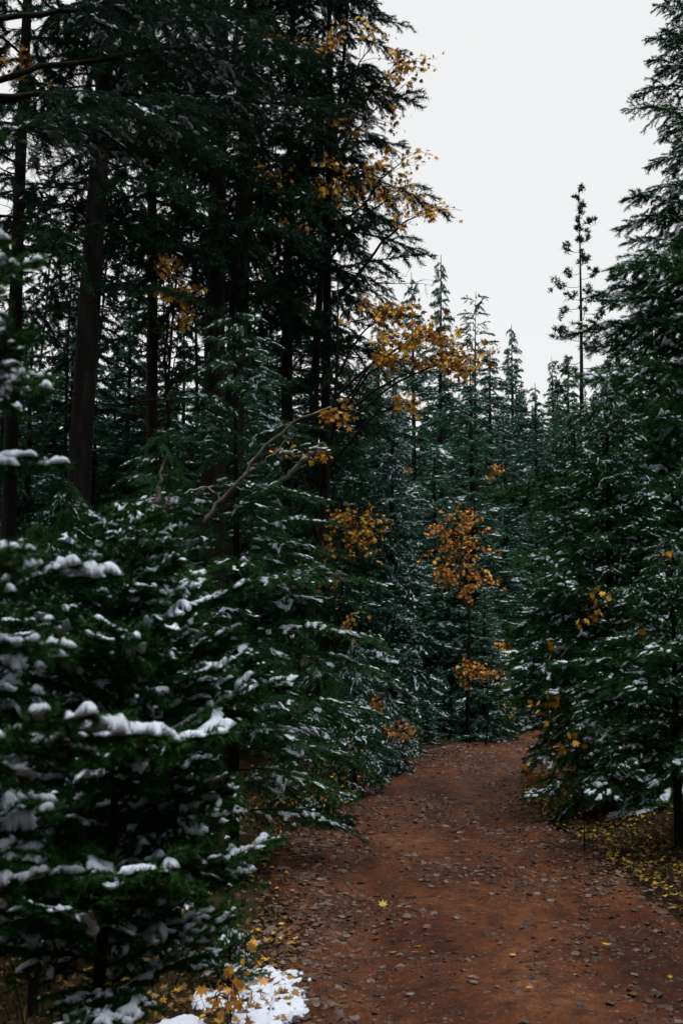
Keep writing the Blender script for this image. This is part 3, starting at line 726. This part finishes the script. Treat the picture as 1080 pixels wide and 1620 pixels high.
# foreground saplings
conifer_parts('young_fir', 'foreground young fir loaded with lumps of snow', -.875, 4.5, 2.2,
    [(.35, .5), (.75, .70), (1.3, .64), (1.75, .45), (2.2, .1)], .5, 68, 'near', .027, 51, 'young fir', lean=(.15, 0), pitch=(.62, .08), dead=8, deadz=(.3, 1.1), dead_len=(.15, .32))
conifer_parts('young_fir', 'blurred snow covered fir at the left edge, nearest the camera', -1.02, 2.9, 3.2,
    [(.5, .66), (1.2, .58), (2.4, .46), (3.2, .08)], 1.0, 52, 'soft', .024, 52, 'young fir', pitch=(.45, .05))
conifer_parts('young_fir', 'second snowy young fir half hidden behind the foreground one', spot(70, 6.0), 6.0, 2.2,
    [(.3, .7), (1.0, .7), (2.2, .06)], .85, 40, 'near', .026, 53, 'young fir', pitch=(.45, -.05))
conifer_parts('fir_seedling', 'low dark fir seedling in the shade behind the foreground stem', spot(270, 7.6), 7.6, .8, [(.05, .45), (.8, .04)], .05, 26, 'near', .012, 56, 'seedling', pitch=(.5, .05), snow=.35)
conifer_parts('fir_seedling', 'low dark fir seedling at the far left below the snowy firs', spot(85, 6.9), 6.9, .7, [(.05, .45), (.7, .04)], .05, 26, 'near', .012, 57, 'seedling', pitch=(.5, .05), snow=.3)
conifer_parts('fir_seedling', 'snow topped seedling just behind the snow patch', spot(368, 6.6), 6.6, .36, [(.08, .26), (.36, .03)], .06, 14, 'near', .008, 55, 'seedling', pitch=(.5, .1))

# ------------------------------------------------------------------ maples
maple('tall golden maple growing among the dark conifers left of the road', (spot(480, 17.5), 17.5), 12, (.5, -.4), [
    (655, 95, 16, 32, 16, 46), (625, 150, 16.4, 30, 40, 36), (560, 275, 16, 60, 22, 60), (520, 300, 16, 40, 25, 36), (640, 250, 16, 40, 14, 22),
    (680, 335, 15.6, 36, 12, 30), (640, 300, 16, 30, 40, 34), (430, 60, 15.5, 50, 26, 26), (520, 65, 15.5, 26, 22, 20), (420, 290, 16, 40, 40, 36),
    (460, 360, 16, 40, 40, 40), (590, 60, 16, 30, 40, 22), (560, 190, 16, 50, 30, 26)], .09, 61, 'leaf_gold', leaf=.10)
maple('golden maple with long boughs drooping toward the road below the sky gap', (spot(470, 15), 15), 6.2, (.5, -.2), [
    (610, 495, 14.2, 42, 20, 60), (650, 540, 14, 46, 20, 64), (715, 575, 14.2, 46, 18, 76), (690, 530, 14.4, 42, 22, 44), (610, 565, 14, 30, 16, 26),
    (645, 640, 14, 22, 12, 22), (530, 650, 13.6, 22, 24, 22), (455, 712, 13, 22, 10, 16), (515, 715, 13.4, 20, 10, 10), (750, 560, 14.6, 24, 30, 30)], .06, 62, 'leaf_gold', leaf=.10)
maple('small golden maple hanging between the drooping conifer and the narrow snowy fir', (spot(520, 17), 17), 3.6, (.2, -.2), [
    (565, 820, 15.5, 36, 16, 60), (540, 860, 15.5, 44, 24, 46), (590, 850, 16, 26, 26, 24), (550, 990, 15, 20, 22, 14), (520, 930, 15, 20, 20, 12)], .03, 63, 'leaf_gold', leaf=.09)
maple('orange maple glowing in front of the dark fir at the bend', (spot(735, 24.5), 24.5), 4.6, (.1, -.2), [
    (716, 862, 23, 50, 40, 140), (738, 818, 23, 16, 16, 34), (735, 925, 23, 42, 22, 64), (700, 905, 23, 22, 16, 40), (640, 740, 23, 10, 8, 6), (790, 745, 25, 16, 8, 16)], .04, 64, 'leaf_orange', leaf=.115)
maple('low orange maple sprig at the end of the road', (spot(765, 23.8), 23.8), 1.5, (.1, 0), [(755, 1062, 23.2, 30, 16, 70), (795, 1022, 23.4, 10, 6, 10)], .02, 65, 'leaf_orange', leaf=.11, cat='maple')
maple('yellow maple drooping beside the twin trunks', (spot(262, 16.5), 16.5), 7.0, (0, 0), [
    (262, 412, 14.5, 18, 14, 20), (285, 455, 14.5, 24, 36, 44), (292, 505, 14.5, 10, 16, 14), (20, 100, 13, 16, 30, 20)], .04, 66, 'leaf_gold', leaf=.11)
maple('orange leaved bush beside the bushy fir at the left road edge', (spot(598, 17.2), 17.2), .85, (0, 0), [
    (592, 1118, 16.9, 18, 12, 26), (638, 1158, 17, 24, 12, 36), (570, 1060, 17, 14, 14, 10)], .012, 67, 'leaf_orange', leaf=.08, name='maple_bush')
maple('maple sapling with single hanging golden leaves before the right hand firs', (spot(915, 10.9), 10.9), 2.2, (.05, 0), [
    (945, 945, 10.6, 14, 26, 12), (930, 975, 10.6, 20, 12, 8), (875, 1020, 10.6, 10, 16, 5), (868, 1130, 10.6, 28, 18, 10), (900, 1175, 10.6, 12, 14, 5), (885, 1090, 10.6, 14, 8, 4),
    (1045, 880, 10.2, 16, 6, 3), (1010, 990, 10.2, 12, 8, 2), (915, 1165, 10.4, 8, 8, 3), (880, 1185, 10.6, 12, 8, 3)], .005, 68, 'leaf_gold', single=True, leaf=.095, name='maple_sapling')
maple('orange leaved sprig under the low boughs at the right road edge', (spot(850, 13.2), 13.2), .5, (0, 0), [(838, 1225, 12.9, 18, 14, 16), (865, 1235, 12.9, 16, 10, 12)], .004, 69, 'leaf_orange', leaf=.08, name='maple_sapling')
maple('withered orange sprig standing over the snow patch', (spot(352, 6.7), 6.7), .5, (0, 0), [(345, 1462, 6.6, 12, 12, 5)], .006, 70, 'leaf_orange', single=True, leaf=.10, name='maple_seedling')
maple('clump of withered orange leaves beside the snow patch', (spot(372, 5.95), 5.95), .25, (0, 0), [
    (365, 1555, 5.9, 30, 20, 18), (400, 1530, 6.0, 20, 14, 12), (335, 1580, 5.8, 22, 14, 10)], .006, 71, 'leaf_orange', single=True, leaf=.07, name='maple_seedling')
maple('clump of yellow leaves capped with snow at the bottom edge', (spot(225, 5.5), 5.5), .3, (0, 0), [(225, 1600, 5.4, 26, 16, 16), (180, 1560, 5.4, 14, 18, 8)], .006, 72, 'leaf_yellow', single=True, leaf=.07, name='maple_seedling')

# leafy undergrowth
def undergrowth(label, px, py, d, wpx, h, n, mats, seed, name='undergrowth_bush', size=.05):
    gg = rng_(seed); x = spot(px, d); root = thing(name, (x, d, gz(x, d)), label, 'bush')
    w = wpx / FPX * d; st = MB(); lv = MB()
    for i in range(max(5, n // 18)):
        a = gg.uniform(0, 6.28); r = w * math.sqrt(gg.random()); e = np.array([math.cos(a) * r, math.sin(a) * r * .6, h * gg.uniform(.5, 1.05)])
        cv = curve_between(e * [.55, .55, 0], e, .05, gg, 7, .05); st.add(*tube(cv, np.linspace(.004, .0015, 7), 4))
        for q in range(20):
            f = gg.uniform(.3, 1); p = np.array([np.interp(f, np.linspace(0, 1, 7), cv[:, k]) for k in range(3)]) + gg.normal(0, .08, 3)
            leaf_at(lv, p, size * gg.uniform(.5, 1.3), gg, .1, int(gg.integers(0, len(mats))))
    stuff('stems', st.mesh('stems', M['twig']), root); stuff('leaves', lv.mesh('leaves', [M[k] for k in mats], False), root)
undergrowth('yellowing leafy bush left of the road below the drooping conifer', 490, 1150, 12.4, 75, .75, 260, ['leaf_green', 'leaf_brown', 'leaf_green', 'leaf_gold'], 81)
undergrowth('low yellow leaved plants on the right bank', 955, 1260, 13.2, 95, .26, 520, ['leaf_yellow', 'leaf_green', 'leaf_gold'], 82, 'ground_plant', .06)
undergrowth('yellow green plant at the foot of the right hand firs', 870, 1270, 13.4, 34, .2, 110, ['leaf_yellow', 'leaf_green'], 83, 'ground_plant', .05)
undergrowth('low reddish brown shrub at the left road edge before the bushy fir', 535, 1190, 14.4, 40, .4, 120, ['leaf_brown', 'leaf_green', 'leaf_orange'], 87, 'undergrowth_bush', .05)
undergrowth('straggly ochre shrub under the drooping conifer at the road edge', 440, 1200, 10.9, 46, .42, 140, ['leaf_green', 'leaf_brown', 'leaf_gold'], 88, 'undergrowth_bush', .045)
undergrowth('dark leafless looking undergrowth at the bottom left corner', 90, 1560, 5.9, 110, .3, 150, ['leaf_brown', 'leaf_green', 'leaf_brown'], 89, 'undergrowth_bush', .04)
undergrowth('dull brown undergrowth behind the foreground stem', 240, 1480, 6.6, 90, .35, 160, ['leaf_brown', 'leaf_green', 'leaf_brown'], 90, 'undergrowth_bush', .04)
undergrowth('brownish plant beside the bare stemmed young fir', 1030, 1290, 10.6, 30, .2, 80, ['leaf_brown', 'leaf_green'], 84, 'ground_plant', .05)
undergrowth('dull bush under the snow laden foreground fir', 330, 1470, 7.2, 60, .3, 130, ['leaf_green', 'leaf_brown', 'leaf_brown'], 85, 'undergrowth_bush', .05)
undergrowth('yellow leaved bush at the inner edge of the bend', 805, 920, 24, 20, 2.0, 110, ['leaf_green', 'leaf_yellow'], 86, 'undergrowth_bush', .09)

# ------------------------------------------------------------------ dead wood
def wood(name, label, cat, d, parts, snow_on=True):
    gg = rng_(int(d * 100)); base = at(*parts[0][0][0], d); root = thing(name, tuple(base), label, cat)
    for k, (pts, r0, r1) in enumerate(parts):
        P = np.array([at(px, py, d + dd) for (px, py, *r) in pts for dd in [r[0] if r else 0]]) - base
        t = np.linspace(0, 1, len(P)); tt = np.linspace(0, 1, 18); P = np.stack([np.interp(tt, t, P[:, j]) for j in range(3)], -1)
        P[1:-1] += gg.normal(0, .008, (16, 3))
        b = MB(); b.add(*tube(P, np.linspace(r0, r1, 18), 8, True, .08, gg)); o = link('stem' if k == 0 else 'branch', b.mesh('dead_stem', M['dead']), root)
        if snow_on:
            s = MB()
            for _ in range(4):
                i0 = int(gg.integers(0, 11)); i1 = i0 + int(gg.integers(4, 7)); q = P[i0:i1] + [0, 0, (r0 + r1) * .42]
                rr = np.sin(np.linspace(.15, np.pi - .15, len(q))) * (r0 + r1) * .3
                s.add(*tube(q, rr, 6, True, .2, gg))
            stuff('snow', s.mesh('branch_snow', M['snow']), o)
wood('fallen_branch', 'pale leaning dead branch with snow on it, left of the road', 'branch', 9.3, [
    ([(322, 828), (345, 795), (385, 750), (420, 705), (470, 665), (524, 643)], .018, .007),
    ([(350, 790, .02), (330, 772, .1), (300, 775, .15), (278, 800, .2)], .010, .004),
    ([(388, 775, .02), (360, 768, .1), (330, 770, .15), (300, 795, .2)], .008, .004),
    ([(392, 742, .0), (410, 740, -.1), (450, 700, -.1), (465, 660, -.1)], .006, .002)])
wood('fallen_branch', 'short dark snowy branch crossing behind the leaning pale branch', 'branch', 9.9, [([(440, 762), (475, 735), (500, 712), (512, 700)], .022, .014)])
wood('broken_snag', 'thin broken pale snag sticking up above the snowy young fir', 'snag', 8.6, [([(246, 810), (250, 775), (256, 745), (260, 720)], .022, .003), ([(262, 805, .05), (268, 785, .05)], .012, .003)], False)

# ------------------------------------------------------------------ loose stones, leaves and snow on the ground
def stone_mesh(seed):
    import bmesh
    gg = rng_(seed); bm = bmesh.new()
    P = gg.normal(0, 1, (18, 3)); P /= np.linalg.norm(P, axis=1)[:, None]; P *= gg.uniform(.8, 1.05, (18, 1)); P *= [1, gg.uniform(.55, .85), gg.uniform(.3, .5)]
    for p in P: bm.verts.new(p)
    bmesh.ops.convex_hull(bm, input=bm.verts[:], use_existing_faces=False)
    bmesh.ops.delete(bm, geom=[v for v in bm.verts if not v.link_faces], context='VERTS')
    bmesh.ops.triangulate(bm, faces=bm.faces[:])
    bm.verts.index_update()
    V = np.array([v.co[:] for v in bm.verts]); F = np.array([[v.index for v in f.verts] for f in bm.faces]); bm.free()
    return V, F
SA = [stone_mesh(1000 + i) for i in range(9)]
SM = [mesh_from('stone', *a, M['stone'], False) for a in SA]
g = rng_(91)
def road_point(ymax=24, p=1.6):
    y = 4.6 + (ymax - 4.6) * g.random() ** p
    return y
for i in range(290):
    y = road_point(15, 1.5)
    u = g.random()
    if u < .5: off = -HW * .98 + g.normal(0, .20)
    elif u < .6: off = HW * .9 + g.normal(0, .25)
    else: off = g.uniform(-1.2, 1.3)
    x = float(road_x(y)) + off
    s = .020 + .045 * g.random() ** 3 + (.014 if u < .5 else 0)
    link('stone', SM[i % 9], road, mat=Matrix.Translation((x, y, float(surf_z(x, y)) + s * .03)) @ Matrix.Rotation(g.uniform(0, 6.28), 4, 'Z') @ Matrix.Rotation(g.normal(0, .2), 4, 'X') @ Matrix.Diagonal((s, s, s * g.uniform(.7, 1.2), 1)))
for (px, py, s, lab) in [(742, 1601, .075, 'flat pinkish stone at the bottom edge of the road'), (700, 1612, .085, None), (650, 1487, .03, None), (770, 1545, .035, None), (716, 1541, .04, None), (945, 1500, .04, None), (860, 1375, .06, None), (630, 1330, .05, None)]:
    y = CAM_Z * FPX / (py - HOR) * .985; p = at(px, py, y); x = p[0]
    o = link('stone', mesh_from('stone', *SA[(px) % 9], M['stone_pink' if lab else 'stone'], False), road, mat=Matrix.Translation((x, y, float(surf_z(x, y)) + s * .12)) @ Matrix.Rotation(g.normal(0, .3), 4, 'Z') @ Matrix.Diagonal((s, s * .8, s * .75, 1)))
    if lab: o['label'] = lab
def pebble(seed):
    P = rng_(seed).normal(0, 1, (6, 3)); P = np.array([[1, 0, 0], [-1, .1, 0], [0, 1, .1], [.1, -1, 0], [.1, 0, .8], [0, 0, -.6], [.6, .6, .5], [-.6, -.5, .5]]) * rng_(seed).uniform(.6, 1.1, (8, 3)) * [1, .75, .65]
    import bmesh
    bm = bmesh.new(); [bm.verts.new(p) for p in P]; bmesh.ops.convex_hull(bm, input=bm.verts[:]); bm.verts.index_update()
    V = np.array([v.co[:] for v in bm.verts]); F = np.array([[v.index for v in f.verts] for f in bm.faces]); bm.free(); return V, F
gr = MB()
for k in range(8):
    V, F = pebble(1100 + k); n = 4200
    y = 4.6 + 19 * g.random(n) ** 1.7; u = g.random(n)
    off = np.where(u < .2, -HW * .98 + g.normal(0, .2, n), np.where(u < .34, HW * .98 + g.normal(0, .25, n), g.uniform(-HW * 1.05, HW * 1.05, n)))
    x = road_x(y) + off
    ok = (g.random(n) < .5 + 2.4 * fbm(x * 1.1, y * .7, 44)) | (u < .25); x, y = x[ok], y[ok]; n = len(x)
    s = (.006 + .030 * g.random(n) ** 4) * (1 + .03 * y); a = g.uniform(0, 6.28, n)
    c, q = np.cos(a) * s, np.sin(a) * s
    W = np.stack([V[None, :, 0] * c[:, None] - V[None, :, 1] * q[:, None] + x[:, None], V[None, :, 0] * q[:, None] + V[None, :, 1] * c[:, None] + y[:, None],
                  V[None, :, 2] * (s * g.uniform(.7, 1.2, n))[:, None] + (surf_z(x, y) + s * .02)[:, None]], -1).reshape(-1, 3)
    gr.add(W, (F[None] + (np.arange(n) * len(V))[:, None, None]).reshape(-1, 3))
tag(link('gravel', gr.mesh('gravel', M['gravel'], False)), 'small loose gravel strewn over the dirt road', None, None, 'stuff')

# fallen leaves one can pick out on the road
def fallen(px, py, size, mat, label, group=None):
    y = CAM_Z * FPX / (py - HOR); p = at(px, py, y); x = p[0]
    o = link('fallen_leaf', LEAF_MESH[mat]); tag(o, label, 'leaf', group)
    o.matrix_local = Matrix.Translation((x, y, float(surf_z(x, y)) + .012)) @ Matrix.Rotation(g.uniform(0, 6.28), 4, 'Z') @ Matrix.Rotation(g.normal(0, .35), 4, 'X') @ Matrix.Scale(size, 4)
fallen(1056, 1432, .11, 'leaf_yellow', 'bright yellow maple leaf lying at the right road edge')
fallen(500, 1291, .10, 'leaf_yellow', 'lime yellow leaf alone at the left road edge beside the fir boughs')
fallen(812, 1500, .06, 'leaf_yellow', 'small yellow leaf in the middle foreground of the road')
fallen(657, 1487, .055, 'leaf_orange', 'small orange leaf in the foreground left of the road middle')
fallen(830, 1551, .07, 'leaf_orange', 'reddish orange leaf in the near foreground of the road')
fallen(722, 1320, .10, 'leaf_yellow', 'pale yellow leaf on the road before the bend')
fallen(800, 1290, .09, 'leaf_yellow', 'yellow leaf on the road near the right hand plants')
for i in range(70):
    y = road_point(23, .8); off = g.choice([-1, 1]) * HW * g.random() ** .6
    x = float(road_x(y)) + off; py = HOR + CAM_Z * FPX / y; px = 540 + x / y * FPX
    if px > 1090 or py > 1630: continue
    fallen(px, py, g.uniform(.05, .09), ['leaf_brown', 'leaf_gold', 'leaf_yellow', 'leaf_brown', 'leaf_orange'][i % 5], 'small dull autumn leaf scattered on the dirt road', 'leaves scattered on the road')
lt = MB()
for i in range(8200):
    if i < 3000:
        y = g.uniform(4.5, 20); off = (HW + .05 + abs(g.normal(0, .9))) * (1 if g.random() < .6 else -1)
    elif i < 7300: y = g.uniform(8.5, 17.5); off = HW + .15 + g.random() ** 1.2 * 2.4
    else: y = g.uniform(4.6, 8); off = -HW - .0 - abs(g.normal(0, .7))
    x = float(road_x(y)) + off
    d = g.normal(0, 1, 3) * [1, 1, .22]; d /= np.linalg.norm(d); nn = np.array([g.normal(0, .3), g.normal(0, .3), 1]); nn -= d * nn.dot(d); nn /= np.linalg.norm(nn); r = np.cross(d, nn)
    Vl = LEAF_V * [1, 1, g.uniform(.5, 3.5)] * g.uniform(.035, .075); k = g.random()
    m = (0 if k < .8 else 1 if k < .92 else 2) if i < 3000 or i >= 7300 else (0 if k < .32 else 1 if k < .5 else 2 if k < .72 else 3)
    lt.add(np.array([x, y, float(surf_z(x, y)) + g.uniform(.005, .03)]) + Vl[:, :1] * r + Vl[:, 1:2] * d + Vl[:, 2:3] * nn, LEAF_F, m)
tag(link('leaf_litter', lt.mesh('leaf_litter', [M['leaf_brown'], M['leaf_gold'], M['leaf_yellow'], M['leaf_green']], False)), 'brown and yellow leaf litter along both road edges', None, None, 'stuff')

# grass and moss tufts along the verges
gb = MB()
for i in range(1500):
    side = 1 if i % 5 < 3 else -1
    y = 5 + 17 * g.random(); off = side * (HW + .12 + abs(g.normal(0, .55))); x = float(road_x(y)) + off
    if float(fbm(x * 1.3, y * 1.3, 71)) < -.05: continue
    z = float(surf_z(x, y))
    for q in range(5):
        a = g.uniform(0, 6.28); l = g.uniform(.03, .09); b0 = np.array([x, y, z - .01]) + np.append(g.normal(0, .03, 2), 0); dr = np.array([math.cos(a), math.sin(a), 0])
        w = np.array([-dr[1], dr[0], 0]) * .0035; m1 = b0 + dr * l * .3 + [0, 0, l * .75]; e = b0 + dr * l * g.uniform(.6, 1) + [0, 0, l * g.uniform(.5, 1)]
        gb.add([b0 - w, b0 + w, m1 + w * .8, m1 - w * .8, e], [(0, 1, 2), (0, 2, 3), (3, 2, 4)])
tag(link('grass', gb.mesh('grass', M['grass'], False)), 'short yellow green grass along the road edges', None, None, 'stuff')

# snow lying on the ground
def snow_patch(label, px, py, rx, ry, seed, h=.035, cell=.012):
    y0 = CAM_Z * FPX / (py - HOR) ; x0 = at(px, py, y0)[0]
    gx = np.arange(-rx * 1.3, rx * 1.3, cell); gy = np.arange(-ry * 1.3, ry * 1.3, cell); GX, GY = np.meshgrid(gx, gy)
    s = 1 - (GX / rx) ** 2 - (GY / ry) ** 2 + 1.5 * fbm(GX / .14, GY / .2, seed, 3) + .9 * fbm(GX / .03, GY / .03, seed + 9, 2)
    core = s > .25
    z = surf_z(GX + x0, GY + y0) + np.where(core, .012 + h * np.sqrt(np.clip(s - .25, 0, 1)), -.02) + .006 * fbm(GX / .04, GY / .04, 3, 2)
    V, F = grid(GX + x0, GY + y0, z); keep = core.ravel()[F].any(1); F = F[keep]
    us = np.zeros(len(V), bool); us[F.ravel()] = True; rm = np.cumsum(us) - 1
    o = tag(link('snow_patch', mesh_from('snow_patch', V[us], rm[F], M['snow'])), label, 'snow')
snow_patch('largest white snow patch lying beside the road at bottom left', 428, 1560, .17, .62, 5, .012)
snow_patch('thin snow patch among orange leaves left of the largest one', 350, 1560, .12, .25, 6, .02)
snow_patch('snow strip at the very bottom under the foreground fir', 285, 1606, .16, .16, 7, .02)
snow_patch('small snow crust at the bottom left beside the dark stem', 120, 1612, .14, .10, 8, .02)
snow_patch('thin dusting of snow on the right bank beside the young fir', 1000, 1305, .25, .35, 9, .008)
